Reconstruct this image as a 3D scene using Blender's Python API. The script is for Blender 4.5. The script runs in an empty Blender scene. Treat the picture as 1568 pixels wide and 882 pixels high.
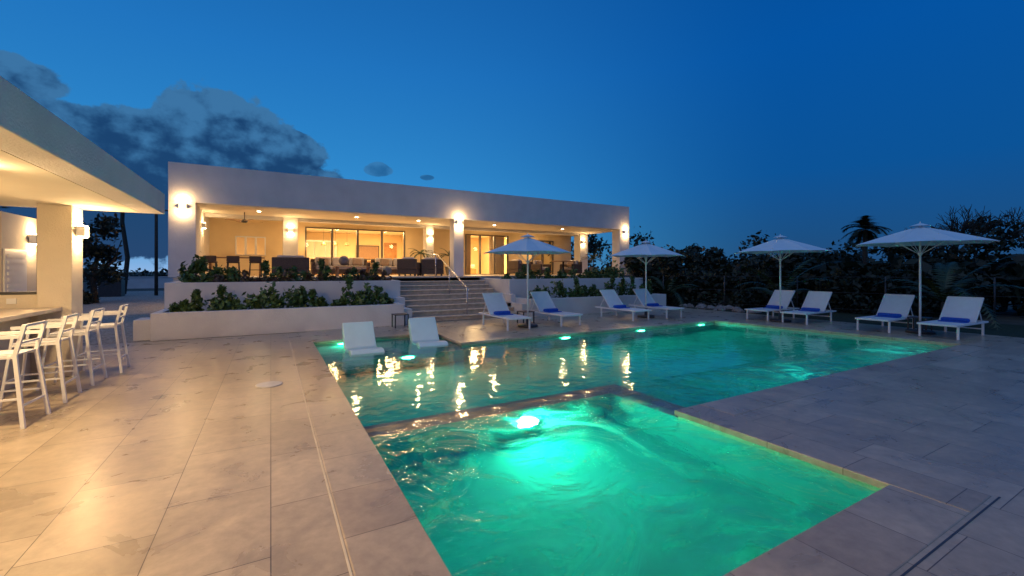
import bpy, math, random
import numpy as np
from mathutils import Vector
random.seed(7); rng=np.random.default_rng(7)
S=bpy.context.scene
S.view_settings.view_transform='Standard'; S.view_settings.look='None'; S.view_settings.exposure=0
C=S.collection

# ---------------------------------------------------------------- helpers
def new_mat(name):
    m=bpy.data.materials.new(name); m.use_nodes=True
    nt=m.node_tree; b=nt.nodes['Principled BSDF']; return m,nt,b
def mat(name,col,rough=.6,var=.12,scale=6.,bump=.0,bscale=60.,metal=0.,spec=.5,col2=None,island=False):
    m,nt,b=new_mat(name); N=nt.nodes; L=nt.links
    b.inputs['Roughness'].default_value=rough; b.inputs['Metallic'].default_value=metal
    b.inputs['Specular IOR Level'].default_value=spec
    geo=N.new('ShaderNodeNewGeometry')
    mx=N.new('ShaderNodeMix'); mx.data_type='RGBA'
    c2=col2 or tuple(min(1,c*(1+var)) for c in col); c1=tuple(c*(1-var) for c in col) if not col2 else col
    mx.inputs['A'].default_value=(*c1,1); mx.inputs['B'].default_value=(*c2,1)
    if island:
        L.new(geo.outputs['Random Per Island'],mx.inputs['Factor'])
    else:
        no=N.new('ShaderNodeTexNoise'); no.inputs['Scale'].default_value=scale; no.inputs['Detail'].default_value=3
        L.new(geo.outputs['Position'],no.inputs['Vector'])
        mr=N.new('ShaderNodeMapRange'); mr.inputs['From Min'].default_value=.3; mr.inputs['From Max'].default_value=.7
        L.new(no.outputs['Fac'],mr.inputs['Value']); L.new(mr.outputs[0],mx.inputs['Factor'])
    L.new(mx.outputs['Result'],b.inputs['Base Color'])
    if bump>0:
        n2=N.new('ShaderNodeTexNoise'); n2.inputs['Scale'].default_value=bscale; n2.inputs['Detail'].default_value=1
        L.new(geo.outputs['Position'],n2.inputs['Vector'])
        bp=N.new('ShaderNodeBump'); bp.inputs['Strength'].default_value=bump; bp.inputs['Distance'].default_value=.02
        L.new(n2.outputs['Fac'],bp.inputs['Height']); L.new(bp.outputs[0],b.inputs['Normal'])
    return m
def emis(name,col,s):
    m,nt,b=new_mat(name); b.inputs['Base Color'].default_value=(.8,.8,.8,1)
    b.inputs['Emission Color'].default_value=(*col,1); b.inputs['Emission Strength'].default_value=s
    m.cycles.emission_sampling='NONE'; return m

def obj(name,verts,faces,m,parent=None,smooth=False):
    me=bpy.data.meshes.new(name); me.from_pydata([tuple(v) for v in verts],[],faces); me.update()
    if m: me.materials.append(m)
    if smooth: me.polygons.foreach_set('use_smooth',[True]*len(me.polygons))
    o=bpy.data.objects.new(name,me); C.objects.link(o)
    if parent: o.parent=parent
    return o
def empty(name,loc=(0,0,0),rz=0):
    e=bpy.data.objects.new(name,None); e.location=loc; e.rotation_euler=(0,0,rz); e.empty_display_size=.2; C.objects.link(e); return e
BF=[(0,3,2,1),(4,5,6,7),(0,1,5,4),(1,2,6,5),(2,3,7,6),(3,0,4,7)]
def box(name,x0,x1,y0,y1,z0,z1,m,parent=None,bev=0):
    o=obj(name,[(x0,y0,z0),(x1,y0,z0),(x1,y1,z0),(x0,y1,z0),(x0,y0,z1),(x1,y0,z1),(x1,y1,z1),(x0,y1,z1)],BF,m,parent)
    if bev:
        b=o.modifiers.new('b','BEVEL'); b.width=bev; b.segments=2
    return o
def tube(name,pts,r,m,parent=None,n=8,r2=None,square=False):
    vs=[];fs=[]; P=[Vector(p) for p in pts]
    if square: n=4
    for i,p in enumerate(P):
        t=(P[min(i+1,len(P)-1)]-P[max(i-1,0)]).normalized()
        up=Vector((0,0,1)) if abs(t.z)<.9 else Vector((1,0,0))
        a=t.cross(up).normalized(); b=a.cross(t).normalized()
        rr=r if r2 is None else r+(r2-r)*i/(len(P)-1)
        for k in range(n):
            an=2*math.pi*(k+(.5 if square else 0))/n
            q=rr*(1.414 if square else 1)
            vs.append(p+a*math.cos(an)*q+b*math.sin(an)*q)
    for i in range(len(P)-1):
        for k in range(n):
            fs.append((i*n+k,i*n+(k+1)%n,(i+1)*n+(k+1)%n,(i+1)*n+k))
    fs.append(tuple(range(n))[::-1]); fs.append(tuple((len(P)-1)*n+k for k in range(n)))
    return obj(name,vs,fs,m,parent,smooth=not square)
def lathe(name,prof,m,parent=None,n=20,c=(0,0,0)):
    vs=[];fs=[]
    for r,z in prof:
        for k in range(n):
            a=2*math.pi*k/n; vs.append((c[0]+r*math.cos(a),c[1]+r*math.sin(a),c[2]+z))
    for i in range(len(prof)-1):
        for k in range(n): fs.append((i*n+k,i*n+(k+1)%n,(i+1)*n+(k+1)%n,(i+1)*n+k))
    fs.append(tuple(range(n))[::-1]); fs.append(tuple((len(prof)-1)*n+k for k in range(n)))
    return obj(name,vs,fs,m,parent,smooth=True)
def extrude_profile(name,prof,x0,x1,m,parent=None):
    n=len(prof); vs=[(x0,y,z) for y,z in prof]+[(x1,y,z) for y,z in prof]
    fs=[tuple(range(n)),tuple(range(2*n-1,n-1,-1))]+[(i,n+i,n+(i+1)%n,(i+1)%n) for i in range(n)]
    return obj(name,vs,fs,m,parent)
def leaves(name,clumps,per,size,m,parent=None,shell=.55,drop=0):
    cl=np.array(clumps,float); K=len(cl); n=K*per
    idx=np.repeat(np.arange(K),per)
    d=rng.normal(size=(n,3)); d/=np.linalg.norm(d,axis=1)[:,None]
    rad=(shell+(1-shell)*rng.random(n))**.8; rad*=1+.18*rng.normal(size=n)
    c=cl[idx,:3]+d*cl[idx,3:]*rad[:,None]
    ax=rng.normal(size=(n,3)); ax[:,2]-=drop; ax/=np.linalg.norm(ax,axis=1)[:,None]
    t=rng.normal(size=(n,3)); w=np.cross(ax,t); w/=np.linalg.norm(w,axis=1)[:,None]
    s=size*(.6+.8*rng.random(n))[:,None]
    v=np.empty((n,4,3)); v[:,0]=c-ax*s*.5; v[:,1]=c+w*s*.26; v[:,2]=c+ax*s*.5; v[:,3]=c-w*s*.26
    me=bpy.data.meshes.new(name); me.vertices.add(4*n); me.vertices.foreach_set('co',v.ravel())
    me.loops.add(4*n); me.loops.foreach_set('vertex_index',np.arange(4*n,dtype=np.int32))
    me.polygons.add(n); me.polygons.foreach_set('loop_start',np.arange(0,4*n,4,dtype=np.int32))
    me.update(calc_edges=True); me.materials.append(m)
    o=bpy.data.objects.new(name,me); C.objects.link(o)
    if parent: o.parent=parent
    return o
WARM=(1,.62,.27)
def point(name,loc,w,col=WARM,r=.05,parent=None,mis=True):
    l=bpy.data.lights.new(name,'POINT'); l.energy=w; l.color=col; l.shadow_soft_size=r
    l.cycles.use_multiple_importance_sampling=mis
    o=bpy.data.objects.new(name,l); o.location=loc; C.objects.link(o)
    if parent: o.parent=parent
    return o
def area(name,loc,rot,w,col=WARM,sx=.3,sy=None,parent=None,mis=True,shape='RECTANGLE',spread=180):
    l=bpy.data.lights.new(name,'AREA'); l.energy=w; l.color=col; l.shape=shape; l.size=sx; l.size_y=sy or sx
    l.spread=math.radians(spread)
    l.cycles.use_multiple_importance_sampling=mis
    o=bpy.data.objects.new(name,l); o.location=loc; o.rotation_euler=rot; C.objects.link(o)
    if parent: o.parent=parent
    return o

# ---------------------------------------------------------------- world
W=bpy.data.worlds.new("World"); S.world=W; W.use_nodes=True
nt=W.node_tree; N=nt.nodes; L=nt.links; bg=N['Background']
def M(op,a,b=None,c=None,clamp=False):
    n=N.new('ShaderNodeMath'); n.operation=op; n.use_clamp=clamp
    for i,v in enumerate((a,b,c)):
        if v is None: continue
        if isinstance(v,(int,float)): n.inputs[i].default_value=v
        else: L.new(v,n.inputs[i])
    return n.outputs[0]
def SS(v,a,b):
    n=N.new('ShaderNodeMapRange'); n.interpolation_type='SMOOTHSTEP'
    n.inputs['From Min'].default_value=a; n.inputs['From Max'].default_value=b; L.new(v,n.inputs['Value']); return n.outputs[0]
def MX(f,a,b,mode='MIX'):
    n=N.new('ShaderNodeMix'); n.data_type='RGBA'; n.blend_type=mode
    for s,v in (('Factor',f),('A',a),('B',b)):
        if isinstance(v,(int,float)): n.inputs[s].default_value=v
        elif isinstance(v,tuple): n.inputs[s].default_value=(*v,1)
        else: L.new(v,n.inputs[s])
    return n.outputs['Result']
tc=N.new('ShaderNodeTexCoord'); sp=N.new('ShaderNodeSeparateXYZ'); L.new(tc.outputs['Generated'],sp.inputs[0])
az=M('ARCTAN2',sp.outputs[0],sp.outputs[1]); el=M('ARCSINE',sp.outputs[2])
rp=N.new('ShaderNodeValToRGB'); L.new(M('DIVIDE',el,1.2,clamp=True),rp.inputs[0])
e=rp.color_ramp.elements; e[0].position=0; e[0].color=(.018,.070,.18,1); e[1].position=1; e[1].color=(.006,.06,.20,1)
for p,c in ((.06,(.010,.078,.23,1)),(.16,(.003,.086,.31,1)),(.35,(.001,.086,.36,1)),(.5,(.001,.076,.33,1))):
    q=e.new(p); q.color=c
gl=M('COSINE',M('SUBTRACT',az,-.20)); gl=SS(gl,.25,1.0)
fall=M('POWER',2.718,M('MULTIPLY',M('MAXIMUM',el,0),-3.0))
g=M('MULTIPLY',gl,fall)
col=MX(g,rp.outputs[0],(.045,.31,.56),'ADD')
hz=M('POWER',2.718,M('MULTIPLY',M('ABSOLUTE',el),-22)); hz=M('MULTIPLY',hz,SS(gl,.35,1.))
col=MX(hz,col,(.20,.08,.03),'ADD')
cv=N.new('ShaderNodeCombineXYZ'); L.new(az,cv.inputs[0]); L.new(M('MULTIPLY',el,1.35),cv.inputs[1])
def noise(scale,detail,rough=.55,off=0):
    n=N.new('ShaderNodeTexNoise'); n.noise_dimensions='2D'; n.inputs['Scale'].default_value=scale; n.inputs['Detail'].default_value=detail; n.inputs['Roughness'].default_value=rough
    if off:
        a=N.new('ShaderNodeVectorMath'); a.inputs[1].default_value=(off,off*.6,0); L.new(cv.outputs[0],a.inputs[0]); L.new(a.outputs[0],n.inputs['Vector'])
    else: L.new(cv.outputs[0],n.inputs['Vector'])
    return n
F=None
for (a,e0,ra,re) in ((-.085,.268,.105,.070),(.020,.240,.085,.050),(-.188,.216,.13,.065),(-.272,.226,.09,.042),(-.04,.195,.16,.065),(-.22,.12,.26,.10),(-.36,.288,.07,.030),
                     (.21,.222,.028,.014),(.316,.21,.016,.006)):
    dx=M('DIVIDE',M('SUBTRACT',az,a),ra); dy=M('DIVIDE',M('SUBTRACT',el,e0),re)
    f=M('SUBTRACT',1.0,M('SQRT',M('ADD',M('MULTIPLY',dx,dx),M('MULTIPLY',dy,dy))))
    F=f if F is None else M('MAXIMUM',F,f)
nn=noise(30,3)
sc=N.new('ShaderNodeVectorMath'); sc.operation='SCALE'; sc.inputs['Scale'].default_value=.035; L.new(nn.outputs['Color'],sc.inputs[0])
wn=N.new('ShaderNodeVectorMath'); wn.operation='ADD'; L.new(cv.outputs[0],wn.inputs[0]); L.new(sc.outputs[0],wn.inputs[1])
vo=N.new('ShaderNodeTexVoronoi'); vo.voronoi_dimensions='2D'; vo.feature='F1'; vo.inputs['Scale'].default_value=22; L.new(wn.outputs[0],vo.inputs['Vector'])
n1=noise(17,6,.6).outputs['Fac']
F2=M('ADD',M('MULTIPLY',M('ADD',F,.10),1.5),M('MULTIPLY',M('SUBTRACT',n1,.5),1.0))
F2=M('SUBTRACT',F2,M('MULTIPLY',M('SUBTRACT',vo.outputs['Distance'],.45),.40))
mask=SS(F2,.02,.20)
sh=M('ADD',M('MULTIPLY',noise(18,4,.6,3.1).outputs['Fac'],1.2),M('MULTIPLY',M('MINIMUM',F2,.8),-.28))
sh=M('SUBTRACT',sh,M('MULTIPLY',vo.outputs['Distance'],.55))
sh=M('ADD',sh,M('MULTIPLY',M('SUBTRACT',el,.2),3.6))
sh=SS(sh,.0,.70)
ccol=MX(sh,(.008,.044,.135),(.045,.17,.36))
small=SS(az,.12,.16)
col=MX(M('MULTIPLY',mask,M('SUBTRACT',.95,M('MULTIPLY',small,.35))),col,ccol)
sky=N.new('ShaderNodeTexSky'); sky.sky_type='NISHITA'; sky.sun_disc=False
sky.sun_elevation=math.radians(-4); sky.sun_rotation=math.radians(-25)
col=MX(.02,col,sky.outputs[0],'ADD')
L.new(col,bg.inputs['Color']); bg.inputs['Strength'].default_value=1.0

sun=bpy.data.lights.new('twilight_fill','SUN'); sun.energy=.42; sun.angle=math.radians(70); sun.color=(.64,.77,1)  # broad soft fill added to brighten canopies, deck and fascia
so=bpy.data.objects.new('twilight_fill',sun); C.objects.link(so)
so.rotation_euler=Vector((-.35,-.45,.8)).to_track_quat('Z','Y').to_euler()

# ---------------------------------------------------------------- materials
M_wall=mat('stucco_white',(.66,.63,.60),.85,.07,1.6,.35,45)
M_cabwall=mat('stucco_cream',(.68,.61,.50),.85,.06,2,.3,50)
M_ceil=mat('ceiling_paint',(.74,.68,.56),.8,.03,2)
M_white=mat('white_powder_coat',(.78,.79,.80),.4,.03,5)
M_sling=mat('white_mesh_sling',(.74,.77,.80),.7,.03,8)
M_blue=mat('blue_towel',(.015,.10,.50),.9,.2,30)
M_dark=mat('dark_metal',(.04,.04,.045),.45,.2,8)
M_alu=mat('window_frame_metal',(.13,.12,.11),.4,.1,5,metal=.3)
M_steel=mat('stainless_steel',(.6,.6,.6),.25,.05,5,metal=1)
M_wick=mat('brown_wicker',(.085,.055,.04),.7,.4,60)
M_cush=mat('cream_cushion',(.55,.47,.38),.9,.06,5)
M_pillow=mat('tan_pillow',(.30,.2,.13),.9,.1,20)
M_soil=mat('soil',(.06,.045,.035),.95,.4,12)
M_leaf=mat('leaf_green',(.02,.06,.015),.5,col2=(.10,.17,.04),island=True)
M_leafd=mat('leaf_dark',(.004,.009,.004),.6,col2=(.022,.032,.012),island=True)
M_leafr=mat('leaf_red',(.06,.02,.02),.5,col2=(.09,.08,.03),island=True)
M_palm=mat('palm_leaf',(.012,.03,.01),.5,col2=(.035,.06,.018),island=True)
M_bark=mat('bark',(.05,.04,.03),.9,.4,14)
M_rock=mat('limestone_rock',(.25,.22,.20),.9,.3,6)
M_wood=mat('warm_wood',(.36,.19,.08),.45,.25,4)
M_int=mat('interior_wall',(.76,.60,.36),.8,.04,2)
M_counter=mat('stone_counter',(.6,.52,.42),.3,.1,8)
M_step=mat('step_travertine',(.56,.45,.34),.5,.18,7)
M_drain=mat('drain_channel',(.05,.06,.08),.5,.2,10)
M_pot=mat('grey_pot',(.18,.17,.16),.6,.15,8)
M_lamp=emis('lamp_glow',(1,.80,.5),22)
M_canopy=mat('umbrella_fabric',(.68,.80,.84),.85,.03,3)

def deckmat(name,base,hi,w=.92,h=.61,sw=True,mort=.003,off=(0,0)):
    m,nt,b=new_mat(name); N=nt.nodes; L=nt.links
    geo=N.new('ShaderNodeNewGeometry'); s=N.new('ShaderNodeSeparateXYZ'); L.new(geo.outputs['Position'],s.inputs[0])
    c=N.new('ShaderNodeCombineXYZ')
    if sw: L.new(s.outputs[1],c.inputs[0]); L.new(s.outputs[0],c.inputs[1])
    else: L.new(s.outputs[0],c.inputs[0]); L.new(s.outputs[1],c.inputs[1])
    ad=N.new('ShaderNodeVectorMath'); ad.inputs[1].default_value=(off[0],off[1],0); L.new(c.outputs[0],ad.inputs[0])
    br=N.new('ShaderNodeTexBrick'); br.inputs['Scale'].default_value=1; br.inputs['Brick Width'].default_value=w; br.inputs['Row Height'].default_value=h
    br.inputs['Mortar Size'].default_value=mort; br.inputs['Mortar Smooth'].default_value=.2; br.offset=.37; br.offset_frequency=2
    br.inputs['Color1'].default_value=(*base,1); br.inputs['Color2'].default_value=(*hi,1); br.inputs['Mortar'].default_value=(.10,.08,.065,1)
    L.new(ad.outputs[0],br.inputs['Vector'])
    n1=N.new('ShaderNodeTexNoise'); n1.inputs['Scale'].default_value=2.1; n1.inputs['Detail'].default_value=7; n1.inputs['Roughness'].default_value=.6; n1.inputs['Distortion'].default_value=.8
    L.new(geo.outputs['Position'],n1.inputs['Vector'])
    n2=N.new('ShaderNodeTexNoise'); n2.inputs['Scale'].default_value=11; n2.inputs['Detail'].default_value=6; n2.inputs['Roughness'].default_value=.65
    L.new(geo.outputs['Position'],n2.inputs['Vector'])
    mr=N.new('ShaderNodeMapRange'); mr.inputs['From Min'].default_value=.25; mr.inputs['From Max'].default_value=.75; mr.inputs['To Min'].default_value=.74; mr.inputs['To Max'].default_value=1.24
    L.new(n1.outputs['Fac'],mr.inputs['Value'])
    mr2=N.new('ShaderNodeMapRange'); mr2.inputs['From Min'].default_value=.3; mr2.inputs['From Max'].default_value=.7; mr2.inputs['To Min'].default_value=.84; mr2.inputs['To Max'].default_value=1.10
    L.new(n2.outputs['Fac'],mr2.inputs['Value'])
    mu=N.new('ShaderNodeMath'); mu.operation='MULTIPLY'; L.new(mr.outputs[0],mu.inputs[0]); L.new(mr2.outputs[0],mu.inputs[1])
    vs=N.new('ShaderNodeVectorMath'); vs.operation='SCALE'; L.new(br.outputs['Color'],vs.inputs[0]); L.new(mu.outputs[0],vs.inputs['Scale'])
    L.new(vs.outputs[0],b.inputs['Base Color'])
    rr=N.new('ShaderNodeMapRange'); rr.inputs['From Min'].default_value=.3; rr.inputs['From Max'].default_value=.7; rr.inputs['To Min'].default_value=.25; rr.inputs['To Max'].default_value=.36; L.new(n1.outputs['Fac'],rr.inputs['Value'])
    L.new(rr.outputs[0],b.inputs['Roughness'])
    bp=N.new('ShaderNodeBump'); bp.inputs['Strength'].default_value=.14; bp.inputs['Distance'].default_value=.004
    sb=N.new('ShaderNodeMath'); sb.operation='SUBTRACT'; L.new(mr.outputs[0],sb.inputs[0]); L.new(br.outputs['Fac'],sb.inputs[1])
    L.new(sb.outputs[0],bp.inputs['Height']); L.new(bp.outputs[0],b.inputs['Normal'])
    return m
M_deck=deckmat('travertine_deck',(.38,.31,.225),(.48,.395,.29))
M_cop=deckmat('travertine_coping_y',(.37,.295,.215),(.46,.38,.28),w=.61,h=3.,off=(.1,1.55))
M_copx=deckmat('travertine_coping_x',(.37,.295,.215),(.46,.38,.28),w=.61,h=3.,sw=False,off=(.1,1.5))
M_gravel=mat('gravel',(.16,.14,.12),.95,col2=(.48,.43,.37),scale=18,bump=1,bscale=30)
M_ground=mat('sandy_ground',(.03,.03,.02),.95,col2=(.09,.08,.06),scale=1.2)
M_grass=mat('lawn_grass',(.010,.022,.006),.9,col2=(.025,.04,.012),scale=9,bump=1,bscale=60)
M_shell=mat('pool_plaster',(.04,.38,.36),.7,.18,1.6)
M_tile=mat('waterline_tile',(.62,.54,.36),.5,.1,6)
M_div=mat('spa_divider_stone',(.26,.25,.25),.6,.12,6)

# ---------------------------------------------------------------- ground + deck
def rects(name,rs,z,m):
    vs=[];fs=[]
    for r in rs:
        p=[(r[0],r[2]),(r[1],r[2]),(r[1],r[3]),(r[0],r[3])] if len(r)==4 and not isinstance(r[0],tuple) else r
        i=len(vs); vs+= [(x,y,z) for x,y in p]; fs.append(tuple(range(i,i+len(p))))
    return obj(name,vs,fs,m)
hx0,hx1,hy0,hy1=.5,13.6,1.2,10.9; B=900
rects('ground',[(-B,hx0,-B,B),(hx1,B,-B,B),(hx0,hx1,-B,hy0),(hx0,hx1,hy1,B)],-.03,M_ground)
rects('deck',[(-14,.8,-8,12.5),(.8,4.07,-8,1.4),(4.07,13.2,-8,3.37),(13.2,15.7,-8,3.37),
  [(13.2,3.37),(15.7,3.37),(15.7,8.93),(12.5,8.93)],(3.72,15.7,8.93,12.72),(.8,3.72,10.7,12.72),(3.7,7.7,12.72,13.3)],0,M_deck)
rects('gravel_drive',[(-60,-2.3,12.5,45)],-.022,M_gravel)
rects('lawn',[(15.7,19.5,-10,13)],-.018,M_grass)

# pool
pool=empty('swimming_pool')
P=[(.8,1.4),(4.07,1.4),(4.07,3.37),(13.2,3.37),(12.5,8.93),(3.72,8.93),(3.72,10.7),(.8,10.7)]
vs=[];fs=[]
for i in range(len(P)):
    a=P[i];b=P[(i+1)%len(P)]; k=len(vs)
    vs+=[(a[0],a[1],-1.5),(b[0],b[1],-1.5),(b[0],b[1],-.16),(a[0],a[1],-.16)]; fs.append((k,k+3,k+2,k+1))
obj('walls',vs,fs,M_shell,pool)
vs=[];fs=[]
for i in range(len(P)):
    a=P[i];b=P[(i+1)%len(P)]; k=len(vs)
    vs+=[(a[0],a[1],-.16),(b[0],b[1],-.16),(b[0],b[1],-.02),(a[0],a[1],-.02)]; fs.append((k,k+3,k+2,k+1))
obj('waterline_tiles',vs,fs,M_tile,pool)
obj('floor',[(.8,1.4,-1.45),(13.4,1.4,-1.45),(13.4,10.7,-1.45),(.8,10.7,-1.45)],[(0,1,2,3)],M_shell,pool)
box('spa_floor',.8,4.1,1.4,4.5,-1.4,-1.0,M_shell,pool)
box('spa_step',3.1,4.06,1.41,1.95,-1.0,-.78,M_shell,pool,.03)
box('spa_divider',.81,4.42,4.5,4.80,-1.4,-.115,M_shell,pool,.01)
box('spa_divider_cap',.805,4.44,4.48,4.82,-.114,-.095,M_div,pool,.004)
box('spa_divider_side',4.075,4.42,3.38,4.499,-1.4,-.115,M_shell,pool,.01)
box('spa_divider_side_cap',4.06,4.44,3.38,4.479,-.114,-.095,M_div,pool,.004)
box('sun_shelf',.81,3.71,8.75,10.69,-1.4,-.36,M_shell,pool,.01)
cop=empty('pool_coping')
def cb(n,x0,x1,y0,y1,m): box(n,x0,x1,y0,y1,-.055,.006,m,cop,.008)
cb('left',.38,.83,1.0,11.1,M_cop)
cb('far_shelf',.831,3.72,10.67,11.1,M_copx)
cb('notch',3.69,4.1,9.331,11.1,M_cop)
cb('far',3.69,12.6,8.90,9.33,M_copx)
o=obj('right',[(12.47,8.9,-.055),(13.17,3.4,-.055),(13.6,3.4,-.055),(12.9,8.9,-.055),(12.47,8.9,.006),(13.17,3.4,.006),(13.6,3.4,.006),(12.9,8.9,.006)],BF,M_cop,cop)
cb('near_pool',4.47,13.6,2.95,3.399,M_copx)
cb('spa_right',4.04,4.469,1.0,3.399,M_cop)
cb('near_spa',.831,4.039,1.0,1.43,M_copx)
box('caulk_joint',.362,.374,1.0,12.4,-.01,.003,mat('pale_caulk',(.62,.55,.42),.8),cop)
box('expansion_joint',.9,4.50,.964,.974,-.01,.0025,M_drain,cop)
lathe('skimmer_lid',[(.17,0),(.17,.008),(.15,.011)],mat('white_plastic',(.55,.53,.50),.5),None,24,(-.02,6.95,0.001))

# water
m,nt,b=new_mat('pool_water'); N=nt.nodes; L=nt.links
b.inputs['Base Color'].default_value=(.86,1,.98,1); b.inputs['Transmission Weight'].default_value=1; b.inputs['IOR'].default_value=1.33; b.inputs['Roughness'].default_value=.05
geo=N.new('ShaderNodeNewGeometry')
n1=N.new('ShaderNodeTexNoise'); n1.inputs['Scale'].default_value=4.6; n1.inputs['Detail'].default_value=2
n2=N.new('ShaderNodeTexNoise'); n2.inputs['Scale'].default_value=1.3; n2.inputs['Detail'].default_value=4; n2.inputs['Distortion'].default_value=3.0
L.new(geo.outputs['Position'],n1.inputs['Vector']); L.new(geo.outputs['Position'],n2.inputs['Vector'])
s=N.new('ShaderNodeSeparateXYZ'); L.new(geo.outputs['Position'],s.inputs[0])
mr=N.new('ShaderNodeMapRange'); mr.inputs['From Min'].default_value=4.7; mr.inputs['From Max'].default_value=4.3; L.new(s.outputs[1],mr.inputs['Value'])
mx=N.new('ShaderNodeMix'); L.new(mr.outputs[0],mx.inputs['Factor'])
m1=N.new('ShaderNodeMath'); m1.operation='MULTIPLY'; m1.inputs[1].default_value=.42; L.new(n1.outputs['Fac'],m1.inputs[0]); L.new(m1.outputs[0],mx.inputs['A'])
m2=N.new('ShaderNodeMath'); m2.operation='MULTIPLY'; m2.inputs[1].default_value=2.4; L.new(n2.outputs['Fac'],m2.inputs[0]); L.new(m2.outputs[0],mx.inputs['B'])
bp=N.new('ShaderNodeBump'); bp.inputs['Strength'].default_value=.5; bp.inputs['Distance'].default_value=.035
L.new(mx.outputs['Result'],bp.inputs['Height']); L.new(bp.outputs[0],b.inputs['Normal'])
n3=N.new('ShaderNodeTexNoise'); n3.inputs['Scale'].default_value=1.2; n3.inputs['Detail'].default_value=6; n3.inputs['Distortion'].default_value=2.4; n3.inputs['Roughness'].default_value=.52
L.new(geo.outputs['Position'],n3.inputs['Vector'])
w3=N.new('ShaderNodeMapRange'); w3.interpolation_type='SMOOTHSTEP'; w3.inputs['From Min'].default_value=.42; w3.inputs['From Max'].default_value=.70; w3.inputs['To Max'].default_value=.46; L.new(n3.outputs['Fac'],w3.inputs['Value'])
w4=N.new('ShaderNodeMath'); w4.operation='MULTIPLY'; L.new(w3.outputs[0],w4.inputs[0]); L.new(mr.outputs[0],w4.inputs[1])
tl=N.new('ShaderNodeBsdfTranslucent'); tl.inputs[0].default_value=(.55,.95,.85,1)
ms=N.new('ShaderNodeMixShader'); L.new(w4.outputs[0],ms.inputs[0]); L.new(b.outputs[0],ms.inputs[1]); L.new(tl.outputs[0],ms.inputs[2]); L.new(ms.outputs[0],N['Material Output'].inputs[0])
M_water=m
Pw=[(x,y,-.065) for x,y in P]
obj('water',Pw,[tuple(range(len(Pw)))],M_water)
M_uw=emis('underwater_lamp_glass',(.12,1,.55),20); M_uw2=emis('underwater_lamp_glass_spa',(.55,1,.8),40)
GR=(.0,.95,.50); TE=(.0,.72,.70)
def uw(x,y,z,ang,w,col,r=.09,mm=None):
    e=empty('underwater_pool_light',(x,y,z),ang)
    vs=[(r*math.cos(2*math.pi*k/20),-.03,r*math.sin(2*math.pi*k/20)) for k in range(20)]
    obj('lens',vs,[tuple(range(20))],mm or M_uw,e)
    tube('ring',[(r*1.12*math.cos(2*math.pi*k/20),-.02,r*1.12*math.sin(2*math.pi*k/20)) for k in range(21)],.012,M_steel,e)
    area('lamp',(0,-.05,0),(math.radians(-90),0,0),w,col,r*1.8,None,e,mis=False,shape='DISK')
uw(2.72,4.48,-.52,0,50,GR,.12,M_uw2)
for x in (6.55,9.2,11.8): uw(x,8.92,-.30,0,22,(0,.85,.55),.14)
uw(1.45,10.68,-.22,0,8,GR,.10)
uw(2.45,8.74,-.55,0,26,(0,.88,.58),.13)
for x in (7.5,11.5): uw(x,3.385,-.6,math.pi,13,TE)  # unseen near-wall lights, added to even out the pool's brightness

# ---------------------------------------------------------------- planters + steps
ter=empty('terrace')
ZT=1.37
box('slab_left',-2.6,3.85,16.5,31,-.02,ZT,M_wall,ter)
box('slab_right',7.6,17.4,16.5,31,-.02,ZT,M_wall,ter)
box('slab_mid',3.85,7.6,16.3,31,-.02,ZT,M_wall,ter)
box('floor_tiles',-2.6,17.4,16.45,30.9,ZT,ZT+.02,M_step,ter)
for nm,xa,xb in (('garden_planter',-2.42,3.45),('garden_planter',7.85,14.6)):
    pl=empty(nm)
    box('front_wall',xa,xb,12.7,12.88,-.02,.62,M_wall,pl,.01)
    box('side_a',xa,xa+.18,12.881,14.2,-.02,.62,M_wall,pl,.01)
    box('side_b',xb-.18,xb,12.881,14.2,-.02,.62,M_wall,pl,.01)
    box('upper_wall',xa,xb+(.28 if xa<0 else .2),14.2,14.38,-.02,1.29,M_wall,pl,.01)
    box('upper_side_a',xa,xa+.18,14.381,16.5,-.02,1.29,M_wall,pl,.01)
    box('upper_side_b',xb+(.1 if xa<0 else 0),xb+(.28 if xa<0 else .2),14.381,16.3,-.02,1.29,M_wall,pl,.01)
    box('soil_low',xa+.18,xb-.18,12.88,14.2,0,.52,M_soil,pl)
    box('soil_high',xa+.18,xb,14.38,16.5,0,1.2,M_soil,pl)
box('low_wall_block',-2.78,-2.45,12.95,13.6,-.02,.46,M_wall,None,.01)
st=empty('entrance_steps')
nr=9; rh=ZT/nr; td=.4; y0=13.1
box('base',3.9,7.65,y0,16.3,-.02,.01,M_wall,st)
for i in range(nr):
    ya=y0+i*td
    xa=3.76 if i>3 else 3.86
    box('riser_%d'%i,xa,7.62,ya,ya+td+.02 if i<nr-1 else 16.6,i*rh,(i+1)*rh-.04,M_step,st)
    box('tread_%d'%i,xa-.01,7.63,ya-.045,ya+td-.047 if i<nr-1 else 16.6,(i+1)*rh-.039,(i+1)*rh+(.021 if i==nr-1 else 0),M_step,st,.006)
for i,(zz,yy) in enumerate(((.45,12.9),(.75,13.7))):
    box('cheek_l%d'%i,3.46,3.755,yy,14.19,-.02,zz,M_wall,st,.01)
    box('cheek_r%d'%i,7.64,7.84,yy,14.6,-.02,zz,M_wall,st,.01)
hr=empty('handrail')
tube('rail',[(5.75,13.2,.95),(5.75,13.35,1.02),(5.75,16.3,2.25),(5.75,16.7,2.27)],.022,M_steel,hr)
tube('post_low',[(5.75,13.35,.12),(5.75,13.35,1.02)],.02,M_steel,hr)
tube('post_mid',[(5.75,15.0,.75),(5.75,15.0,1.7)],.018,M_steel,hr)
tube('post_top',[(5.75,16.5,1.37),(5.75,16.5,2.26)],.02,M_steel,hr)

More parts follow.
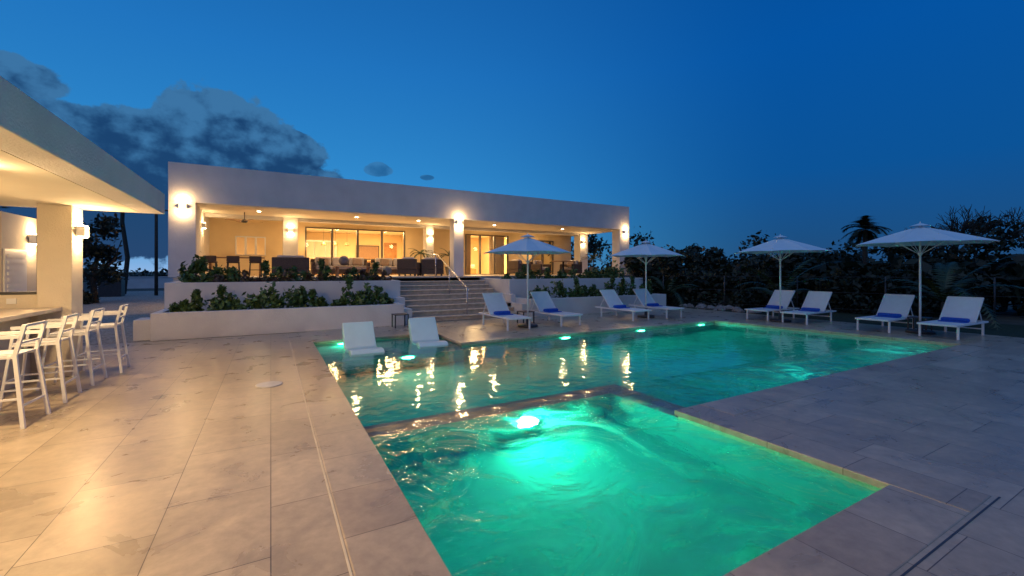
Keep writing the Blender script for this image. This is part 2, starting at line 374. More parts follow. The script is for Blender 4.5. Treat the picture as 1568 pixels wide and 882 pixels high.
def plantrow(nm,x0,x1,y,z,n,m,h=.3,per=170,size=.1):
    cl=[]
    for i in range(n):
        x=x0+(x1-x0)*(i+.5)/n+random.uniform(-.15,.15); hh=h*random.uniform(.35,1.5)
        cl.append((x,y+random.uniform(-.25,.25),z+hh*.55,.2*random.uniform(.8,1.4),.2,hh*.7))
        if random.random()<.5: cl.append((x+random.uniform(-.1,.1),y,z+hh*1.35,.08,.08,hh*.4))
    return leaves(nm,cl,per,size,m,None,.25)
plantrow('planter_shrub',-2.1,3.3,13.35,.55,24,M_leaf,.40,120,.14)
plantrow('planter_shrub',-1.9,3.6,14.75,1.22,18,M_leaf,.30,110,.13)
plantrow('red_foliage_shrub',-2.0,3.5,14.65,1.2,26,M_leafr,.2,90,.10)
plantrow('planter_shrub',8.3,14.3,13.35,.55,20,M_leaf,.42,110,.14)
plantrow('planter_shrub',8.0,14.6,15.0,1.22,18,M_leaf,.34,110,.13)
leaves('planter_bush',[(-2.0,14.9,1.5,.28,.28,.35),(-1.75,15,1.75,.2,.2,.3),(-1.3,14.9,1.5,.22,.2,.3)],190,.16,M_leaf,None,.2)
leaves('planter_bush',[(12.6,14.9,1.4,.4,.3,.4),(13.6,14.8,1.5,.4,.3,.5)],190,.16,M_leaf,None,.2)

# ---------------------------------------------------------------- main house
H=empty('white_villa')
YF=17.5; ZS=3.86; ZR=5.13; XL,XR=-2.89,17.2
box('fascia',XL,XR,YF,YF+.35,ZS,ZR,M_wall,H,.012)
box('fascia_left',XL,XL+.35,YF+.351,30,ZS,ZR-.003,M_wall,H)
box('fascia_right',XR-.35,XR,YF+.351,30,ZS,ZR-.003,M_wall,H)
box('ceiling',XL+.351,XR-.351,YF+.351,30,ZS+.05,ZS+.3,M_ceil,H)
box('column_corner_left',XL,-2.16,YF+.002,YF+.9,ZT+.02,ZS-.001,M_wall,H,.012)
box('side_wall_left',XL,-2.3,YF+.901,22.5,ZT+.02,ZS+.049,M_wall,H)
box('column_mid',6.92,7.38,YF+.002,YF+.5,ZT+.02,ZS-.001,M_wall,H,.012)
box('column_right',16.5,XR,YF+.002,YF+.6,ZT+.02,ZS-.001,M_wall,H,.012)
box('pillar_back_a',.45,1.03,20.8,21.3,ZT+.02,ZS+.049,M_wall,H,.01)
box('pillar_back_b',6.75,7.15,20.8,21.3,ZT+.02,ZS+.049,M_wall,H,.01)
box('pillar_back_c',16.4,17.0,20.8,21.4,ZT+.02,ZS+.049,M_wall,H,.01)
box('beam_back',-2.29,16.84,20.85,21.25,ZS-.09,ZS+.048,M_wall,H)
YB=22.5
def wseg(n,x0,x1,z0=ZT+.02,z1=ZS+.048): box(n,x0,x1,YB,YB+.2,z0,z1,M_int,H)
wseg('wall_a',-2.6,-1.37); wseg('wall_b_low',-1.37,-.2,ZT+.02,2.3); wseg('wall_b_top',-1.37,-.2,3.15)
wseg('wall_c',-.2,1.41); wseg('head_1',1.41,6.15,3.69); wseg('wall_d',6.15,9.57); wseg('head_2',9.57,12.35,3.69); wseg('wall_e',12.35,14.0)
wseg('head_3',14.0,15.6,3.5); wseg('wall_f',15.6,17.0)
box('back_wall',-2.6,17,28,28.2,ZT,ZS+.04,M_int,H)
for i,x in enumerate((.3,7.4,9.0,13.0,16.8)): box('partition_%d'%i,x,x+.15,YB+.201,27.99,ZT+.02,ZS+.045,M_int,H)
mg,ntg,bgx=new_mat('window_glass'); Ng=ntg.nodes; Lg=ntg.links
tr=Ng.new('ShaderNodeBsdfTransparent'); tr.inputs[0].default_value=(.96,.97,.95,1); gs=Ng.new('ShaderNodeBsdfGlossy'); gs.inputs['Roughness'].default_value=.03
fr=Ng.new('ShaderNodeFresnel'); fr.inputs[0].default_value=1.45; ms=Ng.new('ShaderNodeMixShader')
Lg.new(fr.outputs[0],ms.inputs[0]); Lg.new(tr.outputs[0],ms.inputs[1]); Lg.new(gs.outputs[0],ms.inputs[2]); Lg.new(ms.outputs[0],Ng['Material Output'].inputs[0])
def glazing(nm,x0,x1,z0,z1,n,f=.06,m=M_alu):
    e=empty(nm); e.parent=H; w=(x1-x0)/n
    box('top',x0,x1,YB-.04,YB+.08,z1-f,z1-.002,m,e); box('bot',x0,x1,YB-.04,YB+.08,z0+.002,z0+f*.6,m,e)
    for i in range(n+1):
        x=x0+i*w; ff=f*(1 if i in(0,n) else .8)
        box('mullion_%d'%i,max(x0,x-ff),min(x1,x+ff),YB-.042,YB+.082,z0+f*.6+.001,z1-f-.001,m,e)
    obj('pane',[(x0,YB+.03,z0),(x1,YB+.03,z0),(x1,YB+.03,z1),(x0,YB+.03,z1)],[(0,1,2,3)],mg,e)
glazing('sliding_glass_door',1.41,6.15,ZT+.02,3.69,4)
glazing('sliding_glass_door',9.57,12.35,ZT+.02,3.69,3)
glazing('small_window',-1.37,-.2,2.3,3.15,3,.05,M_white)
glazing('side_window',14.0,15.6,ZT+.02,3.5,2)
k=empty('kitchen_island'); box('body',2.0,4.2,25,25.8,ZT+.02,2.25,M_wood,k,.01); box('top',1.9,4.3,24.9,25.9,2.251,2.31,M_counter,k,.01)
k=empty('kitchen_cabinet'); box('body',1.0,3.4,27.4,27.95,ZT+.02,3.4,M_white,k)
for i in range(4): box('door_%d'%i,1.03+i*.59,1.59+i*.59,27.36,27.395,ZT+.1,3.3,M_cush,k,.01)
k=empty('framed_picture'); box('frame',4.6,6.0,27.93,27.98,2.3,3.2,M_dark,k); box('canvas',4.66,5.94,27.91,27.929,2.36,3.14,M_pillow,k)
k=empty('wood_door'); box('leaf',6.3,7.1,27.9,27.98,ZT+.02,3.4,M_wood,k,.01); box('knob',6.4,6.45,27.85,27.899,2.3,2.4,M_steel,k)
k=empty('dining_table'); box('top',4.6,6.0,24.2,25.0,2.1,2.15,M_wood,k,.01)
for i,(a,b_) in enumerate(((4.7,24.3),(5.9,24.3),(4.7,24.9),(5.9,24.9))): box('leg_%d'%i,a-.04,a+.04,b_-.04,b_+.04,ZT+.02,2.099,M_wood,k)
def curtain(x0,w):
    k=empty('curtain'); vs=[];fs=[]
    for i in range(90):
        x=x0+i*w/90; y=22.95+.05*math.sin(i*.9)
        vs+=[(x,y,ZT+.03),(x,y,3.7)]
    for i in range(89): fs.append((2*i,2*i+2,2*i+3,2*i+1))
    obj('cloth',vs,fs,M_cush,k)
curtain(11.3,1.0); curtain(9.6,.5)
k=empty('bed'); box('base',9.6,11.4,25,27,ZT+.02,1.75,M_wood,k,.02); box('mattress',9.65,11.35,25.05,26.9,1.751,2.0,M_cush,k,.05); box('headboard',9.5,11.5,27.1,27.2,ZT+.02,2.7,M_wood,k,.02)
for i,(x,w) in enumerate(((-1.0,170),(2.6,340),(5.6,370),(10.8,460),(15,35))):
    area('interior_ceiling_light',(x,24.6,ZS-.05),(0,0,0),w,(1,.64,.28),.8)
for i in range(3):
    k=empty('pendant_lamp'); x=2.5+i*.6
    tube('cord',[(x,25.4,ZS),(x,25.4,3.2)],.006,M_dark,k); lathe('shade',[(.03,.2),(.1,.1),(.12,0)],M_wood,k,16,(x,25.4,3.0))

def sconce(x,y,z,dx,dy,w=9,hh=.20,col=WARM):
    e=empty('wall_sconce',(x,y,z)); cx,cy=dx*.06,dy*.06
    wx=.05 if dx else .11; wy=.05 if dy else .11
    box('body',cx-wx,cx+wx,cy-wy,cy+wy,-hh/2,hh/2,M_white,e,.006)
    box('glow_up',cx-wx*.8,cx+wx*.8,cy-wy*.8,cy+wy*.8,hh/2+.001,hh/2+.012,M_lamp,e)
    box('glow_down',cx-wx*.8,cx+wx*.8,cy-wy*.8,cy+wy*.8,-hh/2-.012,-hh/2-.001,M_lamp,e)
    point('lamp_up',(dx*.13,dy*.13,hh/2+.07),w,col,.035,e); point('lamp_down',(dx*.13,dy*.13,-hh/2-.07),w,col,.035,e)
sconce(-2.5,YF,3.72,0,-1,26); sconce(7.15,YF,3.72,0,-1,32); sconce(16.9,YF,3.72,0,-1,20)
sconce(.74,20.8,3.35,0,-1,11); sconce(6.95,20.8,3.35,0,-1,11); sconce(16.6,20.8,3.35,0,-1,11); sconce(-2.3,20.3,3.35,1,0,11)
for x in (-.4,3.2,5.9,9.8,14.0):
    e=empty('recessed_ceiling_light',(x,19.3,ZS+.045)); lathe('trim',[(.06,0),(.06,-.012),(.04,-.014)],M_lamp,e,16)
    area('lamp',(0,0,-.03),(0,0,0),38,(1,.68,.32),.15,None,e)
for x in (1.5,5.6,10.5,14): point('terrace_fill_light',(x,21.9,2.9),22,WARM,.1)  # bare point lights added to brighten the terrace, no floor lamps here
f=empty('ceiling_fan',(-.9,19.8,3.55)); tube('rod',[(0,0,0),(0,0,.35)],.015,M_dark,f); lathe('motor',[(.06,-.06),(.11,-.03),(.11,.04),(.05,.07)],M_dark,f)
for i in range(4):
    a=i*math.pi/2+.4; c,s_=math.cos(a),math.sin(a)
    vs=[(c*.1-s_*-.05,s_*.1+c*-.05,0),(c*.1-s_*.05,s_*.1+c*.05,.015),(c*.65-s_*.075,s_*.65+c*.075,.02),(c*.65+s_*.075,s_*.65-c*.075,0)]
    o=obj('blade_%d'%i,vs,[(0,1,2,3)],M_wood,f); o.modifiers.new('s','SOLIDIFY').thickness=.012

Z0=ZT+.02
def sofa(nm,x,y,rz,w,d=.85,h=.72,seats=2,frame=M_wick):
    e=empty(nm,(x,y,Z0),rz)
    box('base',-w/2,w/2,-d/2,d/2,.08,.28,frame,e,.02)
    box('back',-w/2,w/2,d/2-.12,d/2,.281,h,frame,e,.03)
    box('arm_l',-w/2,-w/2+.13,-d/2,d/2-.121,.281,.58,frame,e,.03); box('arm_r',w/2-.13,w/2,-d/2,d/2-.121,.281,.58,frame,e,.03)
    iw=(w-.28)/seats
    for i in range(seats):
        xa=-w/2+.14+i*iw
        box('cushion_%d'%i,xa+.01,xa+iw-.01,-d/2+.02,d/2-.14,.282,.43,M_cush,e,.04)
        box('back_cushion_%d'%i,xa+.02,xa+iw-.02,d/2-.32,d/2-.13,.435,.80,M_cush,e,.06)
        if i%2==0: 
            p=box('pillow_%d'%i,-.2,.2,-.07,.07,-.17,.17,M_pillow,e,.06); p.location=(xa+iw/2,d/2-.42,.6); p.rotation_euler=(-.3,.1,.15)
    for i,(a,b_) in enumerate(((-1,-1),(1,-1),(-1,1),(1,1))): box('foot_%d'%i,a*(w/2-.08)-.03,a*(w/2-.08)+.03,b_*(d/2-.08)-.03,b_*(d/2-.08)+.03,0,.08,M_dark,e)
sofa('wicker_armchair',.65,18.3,math.pi,1.25,seats=1)
sofa('outdoor_sofa',2.6,19.6,0,2.3,seats=3)
sofa('outdoor_sofa',4.9,19.8,0,1.9,seats=2)
sofa('wicker_armchair',6.1,18.3,math.pi,1.0,seats=1)
sofa('wicker_armchair',5.2,18.2,math.pi*.8,.85,seats=1)
sofa('wicker_armchair',11.0,18.9,math.pi*.55,.9,seats=1)
sofa('wicker_armchair',12.6,19.4,math.pi*.1,.9,seats=1)
sofa('wicker_armchair',14.2,18.8,-math.pi*.4,.9,seats=1)
k=empty('coffee_table'); box('top',2.2,3.6,18.0,18.6,Z0+.36,Z0+.40,M_wood,k,.01); 
for i,(a,b_) in enumerate(((2.3,18.05),(3.5,18.05),(2.3,18.55),(3.5,18.55))): box('leg_%d'%i,a-.03,a+.03,b_-.03,b_+.03,Z0,Z0+.359,M_wood,k)
for x in (2.55,4.15):
    n=16; lathe('decorative_sphere',[(max(.02,.2*math.sin(math.pi*i/n)),.2-.2*math.cos(math.pi*i/n)) for i in range(n+1)],M_pot,None,20,(x,17.9 if x>4 else 18.3,Z0+(.4 if x<3 else .0)+.02))
k=empty('round_dining_table'); lathe('top',[(.6,.70),(.6,.74)],M_wood,k,28,(13.4,18.4,Z0)); lathe('stem',[(.25,0),(.05,.06),(.05,.7)],M_dark,k,16,(13.4,18.4,Z0))
def wood_stool(x,y):
    e=empty('rattan_bar_stool',(x,y,Z0)); box('seat',-.2,.2,-.2,.2,.5,.56,M_wick,e,.02); box('back',-.2,.2,-.2,-.16,.561,.76,M_wick,e,.02)
    for i,(a,b_) in enumerate(((-1,-1),(1,-1),(-1,1),(1,1))): tube('leg_%d'%i,[(a*.17,b_*.17,.5),(a*.2,b_*.2,0)],.018,M_dark,e)
    tube('rung',[(-.19,-.19,.25),(.19,-.19,.25)],.012,M_dark,e)
for x in (-1.9,-1.2,-.5): wood_stool(x,18.8)
k=empty('bar_table'); box('top',-2.1,-.2,19.2,19.8,Z0+.7,Z0+.74,M_wood,k,.01); box('leg_a',-2.0,-1.92,19.3,19.7,Z0,Z0+.699,M_wood,k); box('leg_b',-.4,-.32,19.3,19.7,Z0,Z0+.699,M_wood,k)

def frond(vs,fs,base,az_,L_,up,droop,nl=16,ll=.3,w=.025):
    p=Vector(base); d=Vector((math.cos(az_),math.sin(az_),0)); ang=up; pts=[p.copy()]; step=L_/nl; tans=[]
    for i in range(nl):
        t=d*math.cos(ang)+Vector((0,0,1))*math.sin(ang); p=p+t*step; pts.append(p.copy()); tans.append(t); ang-=droop/nl
    side=Vector((-d.y,d.x,0))
    for i in range(1,nl+1):
        t=tans[i-1]; k=i/nl; l=ll*(math.sin(math.pi*min(1,.15+k*.85))**.6+.15)
        for s_ in (-1,1):
            tip=pts[i]+side*s_*l*.8+t*l*.55+Vector((0,0,-l*.25*(.5+random.random())))
            b0=pts[i]; b1=pts[i]+t*w*1.5; mid=(b0+tip)/2+t*w
            j=len(vs); vs+= [b0,mid,tip,b1+t*w]; fs.append((j,j+1,j+2,j+3))
    for i in range(nl):
        j=len(vs); a=side*.012; vs+= [pts[i]-a,pts[i]+a,pts[i+1]+a*.6,pts[i+1]-a*.6]; fs.append((j,j+1,j+2,j+3))
def palm(nm,x,y,z,h,L_,nf,ll=.3,tr=.09,m=M_palm,pot=False,upmin=.1,nl=16):
    e=empty(nm); vs=[];fs=[]
    for i in range(nf):
        frond(vs,fs,(x,y,z+h),2*math.pi*i/nf*1.0+random.uniform(-.3,.3)+i*.7,L_*random.uniform(.8,1.1),random.uniform(upmin,1.35),random.uniform(1.0,1.9),nl,ll,.02+ll*.04)
    obj('fronds',vs,fs,m,e)
    if h>.1: tube('trunk',[(x,y,z),(x+.03*h,y,z+h*.35),(x-.01*h,y,z+h*.7),(x,y,z+h)],tr,M_bark,e,10,tr*.7)
    if pot: lathe('pot',[(.14,0),(.22,.4),(.24,.42),(.2,.42)],M_pot,e,20,(x,y,z))
palm('potted_palm',6.3,20.2,Z0,1.0,.75,12,.2,.03,pot=True,upmin=.3)
palm('potted_palm',7.45,19.4,Z0,.9,.8,12,.2,.03,pot=True,upmin=.3)
palm('potted_palm',15.0,17.9,Z0,.8,.8,12,.22,.03,pot=True,upmin=.3)
palm('potted_palm',16.0,16.0,1.2,.5,.9,12,.22,.03,upmin=.3)

# ---------------------------------------------------------------- cabana (left)
cab=empty('pool_cabana')
box('roof_fascia',-1.95,-1.63,-4,9.62,2.6,2.955,M_wall,cab,.01)
box('roof_slab',-9,-1.951,-4,9.61,2.66,2.93,M_cabwall,cab)
box('soffit',-9,-1.951,-4,9.6,2.6,2.659,M_ceil,cab)
box('pillar',-3.02,-2.64,8.98,9.43,0,2.599,M_cabwall,cab,.01)
box('half_wall',-9,-3.021,9.05,9.35,-.01,1.25,M_cabwall,cab)
box('opening_frame_side',-3.06,-3.021,9.1,9.3,1.29,2.56,M_dark,cab)
box('opening_frame_sill',-9,-3.021,9.1,9.3,1.251,1.289,M_dark,cab)
box('bar_wall',-3.3,-3.1,-2,9.04,-.01,1.0,M_cabwall,cab)
box('bar_top',-3.7,-2.74,-2,8.97,1.001,1.06,M_counter,cab,.01)
box('outlet',-3.35,-3.25,9.035,9.049,1.12,1.2,M_white,cab)
gw=empty('garden_wall'); box('wall',-3.85,-3.65,9.7,12.2,-.01,2.53,M_cabwall,gw)
box('return',-9,-3.851,12.0,12.2,-.01,2.53,M_cabwall,gw)
dr=empty('louvered_door'); box('frame',-3.65,-3.63,9.75,10.45,.1,1.95,M_white,dr)
for i in range(18): box('slat_%d'%i,-3.63,-3.615,9.82,10.38,.2+i*.095,.25+i*.095,M_white,dr)
sconce(-2.64,9.2,2.22,1,0,26,.16); sconce(-3.65,10.65,2.15,1,0,14,.16)
fl=empty('security_floodlight',(-1.78,9.62,2.82)); tube('arm',[(0,0,0),(.02,.1,.02)],.012,M_dark,fl); tube('head',[(0,.08,.05),(.1,.16,-.02)],.03,M_dark,fl); tube('head_b',[(-.02,.08,.05),(-.1,.16,-.02)],.03,M_dark,fl)
for y in (1.2,3.6,5.9):  # lamps added out of view under the soffit to warm the deck
    e=empty('cabana_fill_light',(-2.45,y,2.598)); lathe('trim',[(.07,0),(.07,-.01),(.05,-.012)],M_lamp,e,16)
    area('lamp',(0,0,-.03),(0,math.radians(-22),0),85,(1,.66,.31),.16,None,e)
for y in (2.5,7.0): point('bar_lamp',(-3.5,y,1.45),45,(1,.64,.28),.12)

def bar_stool(x,y,rz=0):
    e=empty('bar_stool',(x,y,0),rz)
    m=M_white; r=.012
    for i,(a,b_) in enumerate(((-1,-1),(-1,1))): tube('leg_f%d'%i,[(a*.27,b_*.25,0),(a*.19,b_*.20,.74),(a*.17,b_*.2,.93)],r,m,e,square=True)
    for i,b_ in enumerate((-1,1)):
        tube('leg_b%d'%i,[(.28,b_*.25,0),(.2,b_*.20,.74),(.27,b_*.2,1.05)],r+.004,m,e,square=True)
        tube('arm_%d'%i,[(-.19,b_*.205,.93),(.235,b_*.205,.93)],r+.005,m,e,square=True)
        tube('rung_%d'%i,[(-.24,b_*.235,.3),(.25,b_*.235,.3)],r*.8,m,e,square=True)
        tube('seat_rail_%d'%i,[(-.2,b_*.2,.72),(.2,b_*.2,.72)],r,m,e,square=True)
    tube('foot_f',[(-.24,-.235,.3),(-.24,.235,.3)],r*.8,m,e,square=True); tube('foot_b',[(.25,-.235,.22),(.25,.235,.22)],r*.8,m,e,square=True)
    box('seat',-.2,.2,-.19,.19,.735,.75,M_sling,e,.004)
    tube('back_top',[(.27,-.2,1.04),(.27,.2,1.04)],r,m,e,square=True)
    tube('back_mid',[(.225,-.2,.86),(.225,.2,.86)],r*.8,m,e,square=True)
for x,y in ((-2.34,9.15),(-2.44,8.35),(-2.46,7.45),(-2.46,6.5)): bar_stool(x,y,random.uniform(-.06,.06))

# ---------------------------------------------------------------- loungers, umbrellas
def lounger(x,y,rz,back=48):
    e=empty('sun_lounger',(x,y,.006),rz)
    w=.34; z=.32
    for s_ in (-1,1):
        tube('rail_%d'%s_,[(s_*w,0,z),(s_*w,1.93,z)],.02,M_white,e,square=True)
        for yy in (.12,1.62): tube('leg_%d_%d'%(s_,int(yy*10)),[(s_*w,yy,z-.02),(s_*w,yy,0)],.02,M_white,e,square=True)
    tube('end_foot',[(-w,0,z),(w,0,z)],.02,M_white,e,square=True); tube('end_head',[(-w,1.93,z),(w,1.93,z)],.02,M_white,e,square=True)
    tube('brace',[(-w,1.62,.16),(w,1.62,.16)],.014,M_white,e,square=True)
    box('seat_sling',-w+.021,w-.021,.021,1.2,z+.0,z+.014,M_sling,e,.004)
    a=math.radians(back); c,s_=math.cos(a),math.sin(a); bl=.78; y1=1.2
    for q in (-1,1): tube('back_rail_%d'%q,[(q*(w-.02),y1,z+.02),(q*(w-.02),y1+bl*c,z+.02+bl*s_)],.016,M_white,e,square=True)
    tube('back_top',[(-w+.02,y1+bl*c,z+.02+bl*s_),(w-.02,y1+bl*c,z+.02+bl*s_)],.016,M_white,e,square=True)
    o=obj('back_sling',[(-w+.03,y1,z+.02),(w-.03,y1,z+.02),(w-.03,y1+bl*c,z+.02+bl*s_),(-w+.03,y1+bl*c,z+.02+bl*s_)],[(0,1,2,3)],M_sling,e); o.modifiers.new('s','SOLIDIFY').thickness=.01
    for q in (-1,1): tube('strut_%d'%q,[(q*(w-.05),y1+bl*c*.6,z+.02+bl*s_*.6),(q*(w-.05),1.75,z)],.01,M_white,e,square=True)
    t=box('rolled_towel',-.26,.26,-.075,.075,0,.10,M_blue,e,.045); t.location=(0,1.08,z+.015)
    t=box('towel_flap',-.25,.25,-.14,.10,0,.022,M_blue,e,.01); t.location=(0,.98,z+.015)
for x,r in ((5.85,0),(7.6,.04),(10.4,0),(11.95,-.03)): lounger(x,9.95,r)
for y,r in ((8.35,0),(7.2,.03),(5.25,0),(3.98,-.03)): lounger(13.75,y,-math.pi/2+r)
def umbrella(x,y,H_=2.58,R=1.32,rz=0.):
    e=empty('patio_umbrella',(x,y,.002),rz)
    tube('pole',[(0,0,0),(0,0,H_-.02)],.024,M_white,e,12)
    lathe('base_plate',[(.29,0),(.29,.05),(.27,.065),(.06,.07),(.045,.3)],M_dark,e,24)
    n=8; rings=5; vs=[(0,0,H_)];fs=[]
    for j in range(1,rings+1):
        t=j/rings
        for k in range(n*4):
            a=2*math.pi*k/(n*4); fr_=(k%4)/4; sag=math.sin(math.pi*fr_)
            rr=R*t*(1-(1-math.cos(math.pi/n)*1.0)*sag*1.2)
            vs.append((rr*math.cos(a),rr*math.sin(a),H_-.44*t-.03*t*t-.05*sag*t*(1.1-t)*2+.03*sag*(t>.95)))
    q=n*4
    for k in range(q): fs.append((0,1+k,1+(k+1)%q))
    for j in range(rings-1):
        for k in range(q):
            a=1+j*q+k; b_=1+j*q+(k+1)%q; fs.append((a,a+q,b_+q,b_))
    obj('canopy',vs,fs,M_canopy,e)
    vs2=[(r*math.cos(2*math.pi*k/16),r*math.sin(2*math.pi*k/16),z) for r,z in ((.03,H_+.07),(.22,H_+.0)) for k in range(16)]
    obj('vent_cap',vs2,[(k,16+k,16+(k+1)%16,(k+1)%16) for k in range(16)],M_canopy,e)
    tube('finial',[(0,0,H_),(0,0,H_+.11)],.016,M_white,e)
    lathe('hub',[(.045,H_-.75),(.045,H_-.68)],M_white,e,12)
    for k in range(n):
        a=2*math.pi*k/n; c,s_=math.cos(a),math.sin(a)
        tube('rib_%d'%k,[(0,0,H_-.04),(R*.98*c,R*.98*s_,H_-.485)],.008,M_white,e,5)
        tube('stretcher_%d'%k,[(.03*c,.03*s_,H_-.72),(R*.5*c,R*.5*s_,H_-.26)],.007,M_white,e,5)
umbrella(6.46,10.6,2.58,1.3,.2); umbrella(11.35,10.75,2.58,1.3,.1); umbrella(14.1,7.75,2.66,1.35,.3); umbrella(14.65,4.55,2.76,1.42,0)
def side_table(x,y):
    e=empty('side_table',(x,y,0)); box('top',-.2,.2,-.2,.2,.36,.385,M_dark,e,.005)
    for i,(a,b_) in enumerate(((-1,-1),(1,-1),(-1,1),(1,1))): box('leg_%d'%i,a*.18-.015,a*.18+.015,b_*.18-.015,b_*.18+.015,.006,.36,M_dark,e)
side_table(14.95,4.65); side_table(3.2,12.2); side_table(6.75,11.2)

M_ledge=mat('white_resin',(.62,.80,.79),.4,.03,4)
def ledge(x,y,rz):
    e=empty('in_pool_lounge_chair',(x,y,-.05),rz)
    top=[(0,-.02),(.12,.045),(.3,.04),(.5,-.03),(.68,-.06),(.82,-.0),(1.22,.50)]
    bot=[(1.28,.46),(1.30,.30),(.98,-.15),(.9,-.305),(.62,-.305),(.55,-.16),(.35,-.12),(.3,-.305),(.05,-.305),(0,-.1)]
    o=extrude_profile('shell',top+bot,-.33,.33,M_ledge,e); b=o.modifiers.new('b','BEVEL'); b.width=.02; b.segments=3; b.limit_method='ANGLE'
ledge(1.72,9.0,.0); ledge(3.18,9.2,-.08)

# ---------------------------------------------------------------- vegetation
line=[(15.8,16.5),(17.6,13),(19.6,9),(21.5,5),(23.5,0),(25,-6)]
def on(t):
    t*=len(line)-1; i=min(int(t),len(line)-2); f_=t-i
    return line[i][0]+(line[i+1][0]-line[i][0])*f_, line[i][1]+(line[i+1][1]-line[i][1])*f_
cl=[]
for i in range(220):
    t=random.random(); x,y=on(t); d=random.random()**1.3*6
    nx,ny=.89,.45; x+=nx*d; y+=ny*d; hmax=1.8+.28*d+.40*math.sin(t*23)+.35*math.sin(t*51+1)
    z=random.uniform(.3,hmax); r=random.uniform(.35,.85)
    cl.append((x,y,z,r*1.2,r*1.2,r*.85))
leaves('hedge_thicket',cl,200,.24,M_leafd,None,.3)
cl=[]
for i in range(110):
    t=(i+random.random())/110; x,y=on(t); d=random.uniform(1.0,5); cl.append((x+.89*d,y+.45*d,random.uniform(.3,1.7),1.0,1.0,.8))
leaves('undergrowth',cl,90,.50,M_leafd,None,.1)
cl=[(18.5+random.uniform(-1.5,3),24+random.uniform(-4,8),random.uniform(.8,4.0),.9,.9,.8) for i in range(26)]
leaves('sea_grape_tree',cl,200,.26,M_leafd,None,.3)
cl=[]
for i in range(55):
    x,y=on(random.random()); cl.append((x-random.uniform(.1,1.0),y-.3,random.uniform(.1,.45),.45,.45,.4))
leaves('low_shrubs',cl,100,.18,M_leafd,None,.3)
palm('fan_palm',22.0,8.6,0,3.35,.9,26,.42,.12,M_leafd,upmin=-.3)
palm('young_coconut_palm',17.0,9.3,0,.5,2.3,11,.42,.08,M_palm,upmin=.5,nl=22)
palm('young_coconut_palm',18.9,5.3,0,.6,2.5,11,.45,.08,M_palm,upmin=.5,nl=22)
palm('young_coconut_palm',15.9,13.9,0,.5,1.9,10,.4,.08,M_palm,upmin=.5,nl=20)
def bare_tree(nm,x,y,h,seed):
    random.seed(seed); e=empty(nm); vs=[];fs=[]
    def seg(p,q,r1,r2):
        t=(q-p).normalized(); a=t.orthogonal().normalized(); b_=t.cross(a); j=len(vs)
        for c,r in ((p,r1),(q,r2)):
            for k in range(5): an=k*2*math.pi/5; vs.append(c+a*math.cos(an)*r+b_*math.sin(an)*r)
        for k in range(5): fs.append((j+k,j+(k+1)%5,j+5+(k+1)%5,j+5+k))
    def grow(p,d,l,r,n):
        q=p+d*l; seg(p,q,r,r*.7)
        if n==0: return
        for i in range(3 if n<4 else 4):
            nd=(d+Vector((random.uniform(-.8,.8),random.uniform(-.8,.8),random.uniform(-.15,.5)))).normalized()
            grow(q,nd,l*random.uniform(.6,.85),r*.62,n-1)
    grow(Vector((x,y,0)),Vector((0,0,1)),h*.33,.1,5); obj('branches',vs,fs,M_bark,e)
bare_tree('bare_tree',24.5,6.4,3.9,3); bare_tree('bare_tree',26.5,4.3,3.6,5); random.seed(11)
def rocks(nm,pts):
    vs=[];fs=[]
    for (x,y,r) in pts:
        j=len(vs); n=8
        for a in range(4):
            for k in range(n):
                rr=r*(.95,1,.75,.3)[a]*random.uniform(.75,1.2); vs.append((x+rr*math.cos(k*.785),y+rr*math.sin(k*.785),(0,.3,.62,.8)[a]*r*random.uniform(.85,1.15)-.03))
        for a in range(3):
            for k in range(n): fs.append((j+a*n+k,j+a*n+(k+1)%n,j+(a+1)*n+(k+1)%n,j+(a+1)*n+k))
        fs.append(tuple(j+3*n+k for k in range(n)))
    obj(nm,vs,fs,M_rock)
rocks('rock_pile',[(15.9+random.uniform(0,1.8),13.2-random.uniform(0,3.5),random.uniform(.08,.24)) for i in range(45)])
fe=empty('wire_fence'); fp=[(15.9,14.0),(16.9,11.6),(17.9,9.2),(18.9,6.8),(19.9,4.4),(20.9,2.0),(21.9,-.4),(22.9,-2.8)]
for i,(x,y) in enumerate(fp): tube('post_%d'%i,[(x,y,-.03),(x,y,1.4)],.025,M_dark,fe)
for z in (.2,.8,1.38): tube('wire_%d'%int(z*10),[(x,y,z) for x,y in fp],.006,M_dark,fe,5)
cl=[(-7.9+random.uniform(-1.0,1.1),29.5+random.uniform(-1,1),random.uniform(1.0,4.3),.55,.55,.45) for i in range(20)]
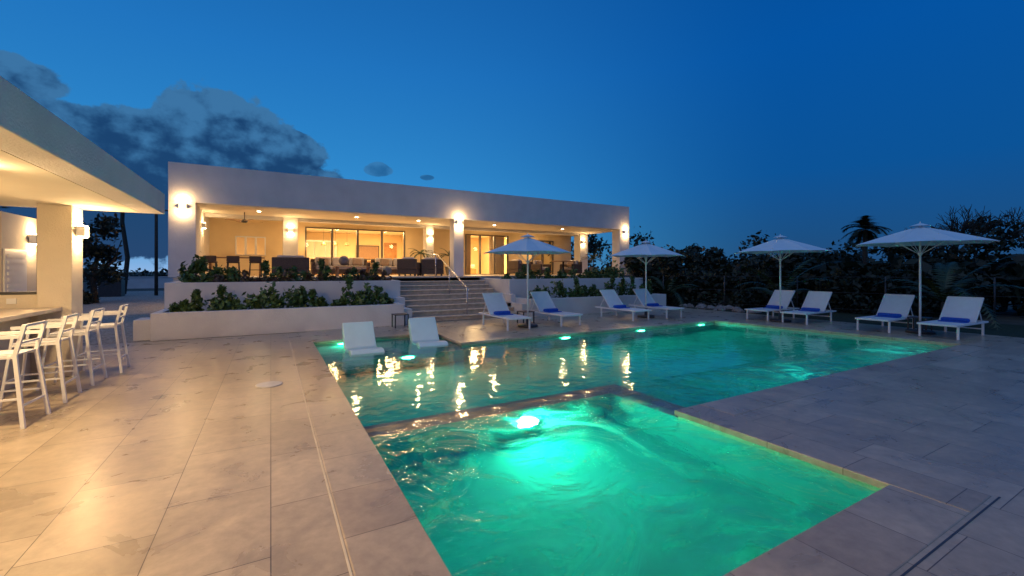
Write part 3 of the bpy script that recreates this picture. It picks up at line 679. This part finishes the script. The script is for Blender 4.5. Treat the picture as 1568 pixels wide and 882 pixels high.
t=empty('sea_grape_tree'); leaves('crown',cl,90,.26,M_leafd,t,.3); tube('trunk',[(-7.8,29.5,-.03),(-7.9,29.5,1.2),(-7.7,29.6,2.6)],.16,M_bark,t,8,.08)
for a in (-.7,.8): tube('limb',[(-7.9,29.5,1.0),(-7.9+a,29.6,2.2),(-7.9+a*1.4,29.5,3.2)],.08,M_bark,t,6,.03)
t=empty('sea_grape_tree'); leaves('crown',[(-12.2+random.uniform(-2.5,.8),31+random.uniform(-1,1),random.uniform(.8,5),.7,.7,.6) for i in range(28)],100,.28,M_leafd,t,.3); tube('trunk',[(-12.8,31,0),(-12.6,31,3)],.16,M_bark,t,8,.08)
leaves('roadside_bush',[(-8.2+random.uniform(-.6,.5),28.5,random.uniform(.1,.4),.35,.35,.3) for i in range(7)],110,.18,M_leafd,None,.3)
palm('coconut_palm',-9.0,39.6,0,7.2,1.8,14,.5,.15,M_leafd,upmin=-.2)
up=empty('utility_pole'); tube('shaft',[(-6.55,36.0,0),(-6.55,36.0,6.0)],.10,M_bark,up,10,.085); tube('crossarm',[(-7.2,36.0,5.6),(-5.9,36.0,5.6)],.05,M_bark,up,6)
ww=empty('roadside_wall'); box('wall',-14,-4,52,52.3,-.03,1.0,M_wall,ww); box('cap',-14,-4,51.95,52.35,1.0,1.08,M_wall,ww)
box('utility_cabinet',-9.4,-8.3,36,36.9,-.03,1.2,M_dark,None,.03)
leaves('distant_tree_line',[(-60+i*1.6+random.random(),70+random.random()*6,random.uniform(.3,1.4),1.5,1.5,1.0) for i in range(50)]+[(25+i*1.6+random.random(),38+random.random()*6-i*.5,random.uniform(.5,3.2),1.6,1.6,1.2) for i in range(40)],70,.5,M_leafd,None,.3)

# ---------------------------------------------------------------- camera
cd=bpy.data.cameras.new('camera'); cam=bpy.data.objects.new('camera',cd); C.objects.link(cam)
cam.location=(0,0,1.6); cam.rotation_euler=(math.radians(90),0,-math.atan2(.4889,.8725))
cd.sensor_width=36; cd.lens=659/1568*36; cd.shift_y=-26/1568; cd.clip_end=3000; cd.clip_start=.05
S.camera=cam
